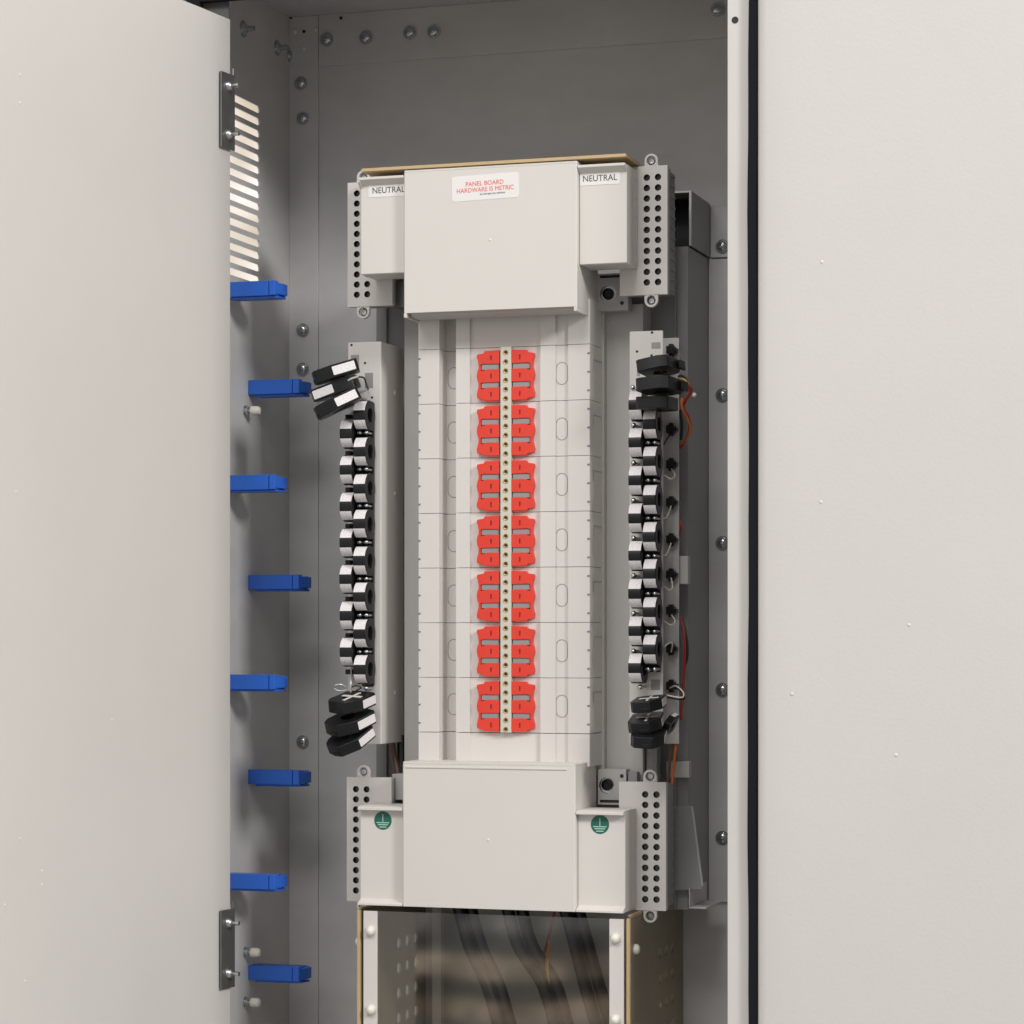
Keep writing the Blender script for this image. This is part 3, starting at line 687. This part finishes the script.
# rot = XYZ euler: tilt toward viewer, roll in the picture plane, turn about vertical
loose('topmost of three tilted loose sensors at upper left, label nearest the strip window', 336, 372, -.052, (6, -16, 22), sc=.98)
loose('middle of three tilted loose sensors at upper left, label at its left end', 336.5, 388.5, -.044, (7, -18, -4), mirror=True, sc=.96)
loose('lowest of three tilted loose sensors at upper left', 337.5, 404, -.054, (8, -25, 26), sc=.98)
loose('topmost loose sensor in lower left stack with a pale cross strap', 351, 702.5, -.050, (14, 0, 76), True, sc=.94)
loose('middle loose sensor in the lower left stack, long white side label', 349.5, 722, -.050, (22, -4, 60), sc=.97)
loose('lowest loose sensor in the lower left stack, tilted steeply', 350, 739.5, -.047, (30, -9, 62), sc=.94)
loose('uppermost loose sensor on the right strip, tilted, below square window', 659, 366.5, -.052, (-6, -9, -96), sc=.90, clasp=True)
loose('middle loose sensor of the upper right stack, facing front', 660, 386, -.056, (-4, -3, -98), sc=.95, clasp=True)
loose('lowest loose sensor of the upper right stack, above the ring sensors', 658, 404, -.044, (0, 0, -95), sc=.90, lab_on=False)
loose('topmost loose sensor in lower right stack with a pale cross strap', 648, 704, -.050, (9, -5, 92), True, sc=.80)
loose('middle loose sensor in the lower right stack, pale strap on top', 646, 723, -.044, (14, -3, 96), True, sc=.86)
loose('lowest loose sensor in the lower right stack, hanging lopsided', 648.5, 738, -.056, (12, 4, 98), sc=.86)
loose('loose sensor turned edge on, squeezed behind the lower right stack', 670, 724, -.012, (0, -65, 80), sc=.5)

def wire(label, pts, r, m, cat='wire', group=None, name='wire', n=8):
    mb = MB(); mb.tube([at(*p) for p in pts], r, n=n); return tag(mb.build(name, m), label, cat, group)
wire('short wire, white end, looping from upper left sensors to strip', [(347, 382, -.05), (353, 378, -.05), (359, 377, -.04), (364, 378, -.03), (366, 383, -.02), (368, 389, -.002)], .0013, WBLACK)
wire('pale wire tip between the upper left loose sensors', [(347, 381, -.058), (352, 378.3, -.058), (358, 376.5, -.05)], .0015, WWHITE)
wire('thin wire loop on top of the lower left sensor stack', [(347, 690, -.05), (340, 691, -.055), (334, 688.5, -.055), (335, 685.5, -.05), (341, 684.5, -.045), (346, 687, -.04)], .0011, SILVER)
wire('vertical thin rod above the lower left sensor stack', [(351, 660, -.02), (351, 680, -.02), (351, 694, -.03)], .0016, SILVER)
wire('second thin wire loop right of the vertical rod', [(352, 687, -.03), (357, 685.5, -.035), (361, 688, -.03), (356, 690.5, -.03)], .0009, WBLACK)
W = 'wires bundled behind the right sensor strip'
wire('black wire at the top of the bundle behind the right strip', [(676, 377, .06), (682, 376, .04), (687, 381, .035), (685, 388, .04), (678, 395, .06)], .0017, WBLACK, group=W)
wire('yellow wire crossing over the bundle behind the right strip', [(677, 380, .05), (683, 379, .034), (688, 383, .034), (690, 388, .04)], .0014, WYELLOW, group=W)
wire('thick red wire in the bundle behind the right strip', [(678, 381, .05), (686, 384, .03), (691, 390, .034), (686, 400, .04), (683, 407, .045), (688, 417, .04), (690, 430, .04), (684, 443, .05), (677, 450, .06)], .0024, WRED, group=W)
wire('orange wire in the bundle behind the right strip', [(682, 398, .04), (682, 408, .038), (687, 418, .034), (690.5, 428, .034), (687, 438, .04), (680, 446, .055)], .0018, WORANGE, group=W)
wire('dark wire behind the red bundle of the right strip', [(680, 410, .06), (682, 425, .06), (681, 440, .06)], .0022, WBLACK, group=W)
wire('short red wire beside the middle of the right strip', [(678, 518, .06), (681, 526, .05), (679, 535, .06)], .0018, WRED, group=W)
wire('long red wire beside the lower half of the right strip', [(679, 615, .06), (684, 632, .05), (685, 655, .05), (683, 690, .06), (681, 720, .06)], .0018, WRED, group=W)
wire('long black wire beside the lower half of the right strip', [(681, 618, .06), (686, 634, .05), (687.5, 655, .05), (684, 668, .06)], .0018, WBLACK, group=W)
mb = MB(); mb.ball(at(694, 395, .04), .0035); tag(mb.build('wire_connector', NYLON), 'small white connector at the wire bend behind right strip', 'connector')
pa = at(681, 556, .06); pb = at(688, 584, .06)
tag(MB().box(pa.x-.004, pb.x, .06, .075, pb.z, pa.z).build('bracket', BASE, bevel=.0008), 'small grey bracket beside the middle of the right strip', 'bracket')
wire('orange brown wire dropping below the right sensor strip', [(677, 735, .06), (675, 755, .055), (672, 785, .05)], .0021, WORANGE, group='wires dropping below the sensor strips')
wire('brown wire dropping below the right sensor strip', [(673, 735, .06), (670.5, 755, .057), (668, 785, .052)], .0021, WBROWN, group='wires dropping below the sensor strips')
wire('dark brown wires dropping below the left sensor strip', [(392, 738, .08), (394, 755, .08), (398, 775, .07), (399, 800, .07)], .0040, WBROWN, group='wires dropping below the sensor strips')
wire('black cable behind the brown wires below the left strip', [(401, 735, .09), (401, 755, .09), (402, 800, .08)], .0060, CABLE, group='wires dropping below the sensor strips')
# dark vertical conduit below the right stack and small fittings
pa = at(646, 745, .07); pb = at(657, 800, .07)
tag(MB().box(pa.x, pb.x, .070, .09, pb.z, pa.z+.02).build('duct', RAIL, bevel=.001), 'dark upright duct below the lower right sensor stack', 'duct')
pa = at(661, 762, .06); pb = at(684, 779, .06)
tag(MB().box(pa.x, pb.x, .09, .105, pb.z, pa.z).build('bracket', BASE, bevel=.001), 'grey bracket behind the orange wire below the right strip', 'bracket')

# ================================================================== RAILS AND BRACKETS
for s in (-1, 1):
    zt_ = at(709, 259, .238).z; 
    t = thing('mounting_rail', 'dark upright steel rail behind the %s sensor strip, bolted to back wall' % ('right' if s > 0 else 'left'), 'rail', (s*.19, .17, -.378), 'upright mounting rails')
    mb = MB(); xo, xi = s*.2335, (.14 if s > 0 else -.07)
    ZR = -.378; mb.box(xo, xi, .11, .112, ZR, zt_); mb.box(xo, xo-s*.002, .1122, .238, ZR, zt_); mb.box(xi, xi+s*.002, .1122, .238, ZR, zt_)
    mb.box(s*.215, s*.2175, .104, .1098, ZR, zt_)
    mb.build('channel', RAIL, t, bevel=.0008)
    mb = MB(); mb.box(xo+s*.0005, s*.30, .2345, .238, ZR, zt_-.001); mb.build('flange', WALLM, t, bevel=.0008)
    if s > 0:
        for py in (395, 543, 690, 838):
            mb = MB(); hexbolt(mb, at(722, py, .231)+Vector((0, .003, 0)), (0, -1, 0), .0080); mb.build('bolt', BOLT, t)
# upper support bracket
za, zb2 = at(711, 204, .236).z, at(711, 258, .236).z
t = thing('support_bracket', 'dark folded steel bracket beside the upper right terminal block', 'bracket', (.2, .18, zb2))
mb = MB(); mb.box(.2345, .2365, .118, .2335, zb2+.0008, za); mb.box(.14, .2345, .118, .2335, za-.002, za-.0001); mb.build('arm', RAIL, t, bevel=.0006)
mb = MB(); mb.box(.2370, .30, .2335, .2365, zb2, za-.004); mb.build('flange', WALLM, t, bevel=.0008)
mb = MB(); mb.box(.2335, .2368, .1165, .1178, zb2+.001, za); mb.box(.14, .2334, .1165, .1178, za-.0025, za); mb.build('edge', BASE, t)
mb = MB(); mb.box(.145, .233, .17, .233, zb2-.06, za-.003); mb.build('block', BLACK, t)  # black fill: shade inside the open bracket put into the colour
mb = MB(); hexbolt(mb, at(722, 246, .230)+Vector((0, .003, 0)), (0, -1, 0), .0080); mb.build('bolt', BOLT, t)
# lower support bracket
t = thing('support_bracket', 'dark slanted steel bracket beside the lower right terminal block', 'bracket', at(700, 905, .12))
P = lambda px, py, y=.10: at(px, py, y)
a, b, c, d = P(676, 806), P(692, 806), P(703, 889), P(676, 892)
mb = MB(); mb.prism([(a.x-.03, a.z), (b.x, b.z), (c.x, c.z), (d.x-.03, d.z)], 'y', .098, .1005); mb.build('arm', RAIL, t, bevel=.0005)
mb = MB(); mb.tube([P(692, 806, .0975), P(702.5, 886, .0975)], .0016, n=6); mb.build('edge', BASE, t)
e, f = P(689, 888), P(708, 909); 
mb = MB(); mb.box(e.x, f.x-.002, .0975, .20, f.z, f.z+.0025); mb.box(e.x, e.x+.002, .0975, .20, f.z+.0026, e.z); mb.build('foot', WALLM, t, bevel=.0005)

# ================================================================== LOWER LUG BOX
LZ = -.374; LB = -1.1; LX = .1875
lb = thing('lug_compartment', 'yellow zinc lug compartment behind a clear sheet at the bottom', 'electrical box', (0, .08, LB))
LXL, LXR = AX(358.3, -.06), AX(631, -.06)
for s in (-1, 1):
    mb = MB(); sx = LXR if s > 0 else LXL
    hz0, hz1 = LZ-.02, LB; ys = (.100, .137, .174); hy = .0185; pz = .0361; z0 = -.4385
    for dx in (0, -s*.0025):
        O = Vector((sx+dx, 0, 0)); nr = 12
        for yc in ys:
            for k in range(nr): holed(mb, O, Vector((0, 1, 0)), Vector((0, 0, 1)), Vector((-s, 0, 0)), yc, z0-k*pz, hy, pz/2, .0084, depth=.0025 if dx == 0 else .0001, floor=False)
        zt_, zb_ = z0+pz/2, z0-(nr-1)*pz-pz/2; ya, yb = ys[0]-hy, ys[-1]+hy
        for (u0, u1, w0, w1) in ((-.058, ya, zb_, zt_), (yb, .237, zb_, zt_), (-.058, .237, zt_, LZ), (-.058, .237, LB, zb_)):
            mb.add([(sx+dx, u0, w0), (sx+dx, u1, w0), (sx+dx, u1, w1), (sx+dx, u0, w1)], [(0, 1, 2, 3)])
    mb.build('side_plate', ZINC, lb)
    mb = MB(); mb.box(sx-s*.0001, sx-s*.0050, -.066, -.0581, LB, LZ); mb.box(sx-s*.0001, sx-s*.0035, -.0580, .0, LZ+.0002, LZ+.003); mb.build('folded_edge', TAN, lb, bevel=.0006)
    if s > 0:
        mb = MB(); mb.box(sx-.0036, sx-.0001, -.0620, .0, LZ+.0032, LZ+.0045); mb.build('top_rim', TAN, lb)
MB().box(LXL+.004, LXR-.004, .212, .215, LB, LZ-.004).build('rear_plate', BASE, lb)
px0, px1 = AX(432, .15), AX(441, .15)
MB().box(px0, px1, .15, .165, LB, LZ-.006).build('inner_post', STRIP, lb, bevel=.0006)
xa, xb, xc, xd = AX(363.3, -.064), AX(377.3, -.064), AX(609.2, -.064), AX(623.8, -.064)
mb = MB(); mb.box(xa, xb, -.064, -.0605, LB, LZ-.001); mb.build('mounting_strip', STRIP, lb, bevel=.0006)
mb = MB(); mb.box(xc, xd, -.064, -.0605, LB, LZ-.001); mb.build('mounting_strip', STRIP, lb, bevel=.0006)
mb = MB(); mb.box(xb+.0003, xc-.0003, -.0640, -.0622, LB, LZ-.0008); mb.build('clear_cover', CLEAR, lb)
for (px, py) in ((370, 931), (370.5, 1010), (615, 938.5), (615, 1020)):
    mb = MB(); p = at(px, py, -.068); mb.lathe((p.x, -.0642, p.z), (0, -1, 0), [(.0072, 0), (.0072, .003), (.0062, .0065), (.0038, .009), (0, .0098)], 20); mb.build('push_rivet', NYLON, lb)
for (px, py) in ((638, 950),):
    p = hit(629, 949, Vector((LX, 0, 0)), Vector((1, 0, 0)))
    mb = MB(); mb.lathe(p, (1, 0, 0), [(.0060, 0), (.0060, .006), (.0075, .0065), (.0070, .012), (.0045, .0145), (0, .015)], 18); mb.build('push_rivet', NYLON, lb)
p = at(357, 941, -.04)
mb = MB(); mb.lathe((LXL, -.045, p.z), (-1, 0, 0), [(.0060, 0), (.0060, .001), (.0070, .0015), (.0068, .006), (.0045, .0085), (0, .009)], 18); mb.build('push_rivet', NYLON, lb)
p = hit(684, 925, Vector((LX, 0, 0)), Vector((1, 0, 0)))
mb = MB(); mb.lathe((LXR, p.y-.004, p.z), (1, 0, 0), [(.0060, 0), (.0060, .001), (.0070, .0015), (.0068, .006), (.0045, .0085), (0, .009)], 18); mb.build('push_rivet', NYLON, lb)

G = 'thick black power cables behind the clear sheet'
cabs = [(460, 500, 'leftmost thick black power cable behind the clear sheet'), (472, 512, 'second black power cable from the left behind the sheet'),
        (509, 556, 'third black power cable from the left behind the sheet'), (523, 569, 'fourth black power cable from the left behind the sheet'),
        (566, 598, 'fifth black power cable from the left behind the sheet'), (579, 612, 'rightmost thick black power cable behind the clear sheet')]
for i, (a, b, lab) in enumerate(cabs):
    y = .055+.014*(i % 2)
    wire(lab, [(a-8, 870, y+.01), (a-3, 900, y), (a+9, 945, y), (b-13, 985, y), (b, 1030, y), (b+10, 1060, y)], .0092, CABLE, 'power cable', G, 'power_cable', 14)
wire('yellow wire hanging between the power cables', [(549, 940, .06), (548, 970, .06), (551, 1000, .06), (556, 1035, .06)], .0013, WYELLOW, group='thin wires behind the clear sheet')
wire('orange wire hanging between the power cables', [(552, 945, .05), (546, 965, .06), (553, 1000, .06), (560, 1035, .06)], .0014, WORANGE, group='thin wires behind the clear sheet')
wire('red wire crossing behind the clear sheet', [(556, 905, .07), (549, 935, .07), (543, 958, .07)], .0022, WRED, group='thin wires behind the clear sheet')

# ================================================================== LIGHT
w = bpy.data.worlds.new('World'); S.world = w; w.use_nodes = True; nt = w.node_tree
bg = nt.nodes['Background']; L = nt.links
tc = nt.nodes.new('ShaderNodeTexCoord'); sp = nt.nodes.new('ShaderNodeSeparateXYZ'); L.new(tc.outputs['Generated'], sp.inputs[0])
# the hall in front of the cabinet: shelves and pallets at eye height, bright ceiling
mp = nt.nodes.new('ShaderNodeMapping'); mp.inputs['Scale'].default_value = (16, 16, 40); L.new(tc.outputs['Generated'], mp.inputs['Vector'])
no = nt.nodes.new('ShaderNodeTexNoise'); no.inputs['Scale'].default_value = 1; no.inputs['Detail'].default_value = 2; L.new(mp.outputs[0], no.inputs['Vector'])
ad = nt.nodes.new('ShaderNodeMath'); ad.operation = 'MULTIPLY_ADD'; ad.inputs[1].default_value = .013; L.new(no.outputs['Fac'], ad.inputs[0]); L.new(sp.outputs['Z'], ad.inputs[2])
mr = nt.nodes.new('ShaderNodeMapRange'); mr.inputs['From Min'].default_value = -.144; mr.inputs['From Max'].default_value = -.094; L.new(ad.outputs[0], mr.inputs['Value'])
cr = nt.nodes.new('ShaderNodeValToRGB'); e = cr.color_ramp.elements
cols = [(0, (.30, .30, .29)), (.11, (.34, .33, .31)), (.16, (.90, .70, .53)), (.25, (.92, .72, .55)), (.30, (.06, .07, .07)), (.42, (.06, .065, .07)), (.47, (.95, .76, .60)), (.58, (.85, .69, .55)), (.65, (.10, .11, .12)), (.75, (.12, .13, .13)), (.85, (.5, .5, .5)), (1, (.42, .42, .42))]
e[0].position = 0; e[0].color = (*cols[0][1], 1); e[1].position = 1; e[1].color = (*cols[-1][1], 1)
for p_, c_ in cols[1:-1]: q_ = e.new(p_); q_.color = (*c_, 1)
L.new(mr.outputs[0], cr.inputs[0])
# what lies beyond the louvres: bright cream wall with a lamp or two
n2 = nt.nodes.new('ShaderNodeTexNoise'); n2.inputs['Scale'].default_value = 22; n2.inputs['Detail'].default_value = 1; L.new(tc.outputs['Generated'], n2.inputs['Vector'])
c2 = nt.nodes.new('ShaderNodeValToRGB'); e = c2.color_ramp.elements
e[0].position = .38; e[0].color = (.62, .52, .40, 1); e[1].position = .57; e[1].color = (1.6, 1.55, 1.5, 1); q_ = e.new(.48); q_.color = (.92, .84, .77, 1)
L.new(n2.outputs['Fac'], c2.inputs[0])
gt = nt.nodes.new('ShaderNodeMath'); gt.operation = 'GREATER_THAN'; gt.inputs[1].default_value = .2; L.new(sp.outputs['Y'], gt.inputs[0])
# upper hemisphere brighter
up = nt.nodes.new('ShaderNodeMapRange'); up.inputs['From Min'].default_value = -.04; up.inputs['From Max'].default_value = .5
up.inputs['To Min'].default_value = 0; up.inputs['To Max'].default_value = 1; L.new(sp.outputs['Z'], up.inputs['Value'])
n3 = nt.nodes.new('ShaderNodeTexNoise'); n3.inputs['Scale'].default_value = 55; n3.inputs['Detail'].default_value = 2; L.new(tc.outputs['Generated'], n3.inputs['Vector'])
r3 = nt.nodes.new('ShaderNodeMapRange'); r3.inputs['From Min'].default_value = .35; r3.inputs['From Max'].default_value = .65; r3.inputs['To Min'].default_value = .3; r3.inputs['To Max'].default_value = 1.6; L.new(n3.outputs['Fac'], r3.inputs['Value'])
m3 = nt.nodes.new('ShaderNodeMix'); m3.data_type = 'RGBA'; m3.blend_type = 'MULTIPLY'; m3.inputs['Factor'].default_value = 1; L.new(cr.outputs[0], m3.inputs['A']); L.new(r3.outputs[0], m3.inputs['B'])
m1 = nt.nodes.new('ShaderNodeMix'); m1.data_type = 'RGBA'; L.new(up.outputs[0], m1.inputs['Factor']); L.new(m3.outputs['Result'], m1.inputs['A']); m1.inputs['B'].default_value = (.63, .61, .605, 1)
m2 = nt.nodes.new('ShaderNodeMix'); m2.data_type = 'RGBA'; L.new(gt.outputs[0], m2.inputs['Factor']); L.new(m1.outputs['Result'], m2.inputs['A']); L.new(c2.outputs[0], m2.inputs['B'])
L.new(m2.outputs['Result'], bg.inputs['Color']); bg.inputs['Strength'].default_value = 1.13

def area(name, loc, target, sx, sy, P, col):
    l = bpy.data.lights.new(name, 'AREA'); l.shape = 'RECTANGLE'; l.size = sx; l.size_y = sy; l.energy = P; l.color = col
    o = bpy.data.objects.new(name, l); COL.objects.link(o); o.location = loc
    o.rotation_euler = (Vector(target)-Vector(loc)).to_track_quat('-Z', 'Y').to_euler(); return o
area('ceiling_lamp', (.2, -5.6, 5.2), (0, 0, .1), 2.6, 1.2, 160, (1, .986, .97))
area('ceiling_lamp', (-2.0, -6.0, 4.6), (0, 0, .1), 2.8, .9, 70, (1, .986, .97))
area('ceiling_lamp', (6.0, -3.5, 3.4), (-.3, -.3, .1), 1.4, 1.2, 310, (1, .986, .97))

S.view_settings.view_transform = 'Standard'; S.view_settings.look = 'None'; S.view_settings.exposure = 0; S.view_settings.gamma = 1
S.view_settings.use_curve_mapping = False
S.render.engine = 'CYCLES'
S.cycles.use_denoising = True; S.cycles.max_bounces = 8; S.cycles.transparent_max_bounces = 12
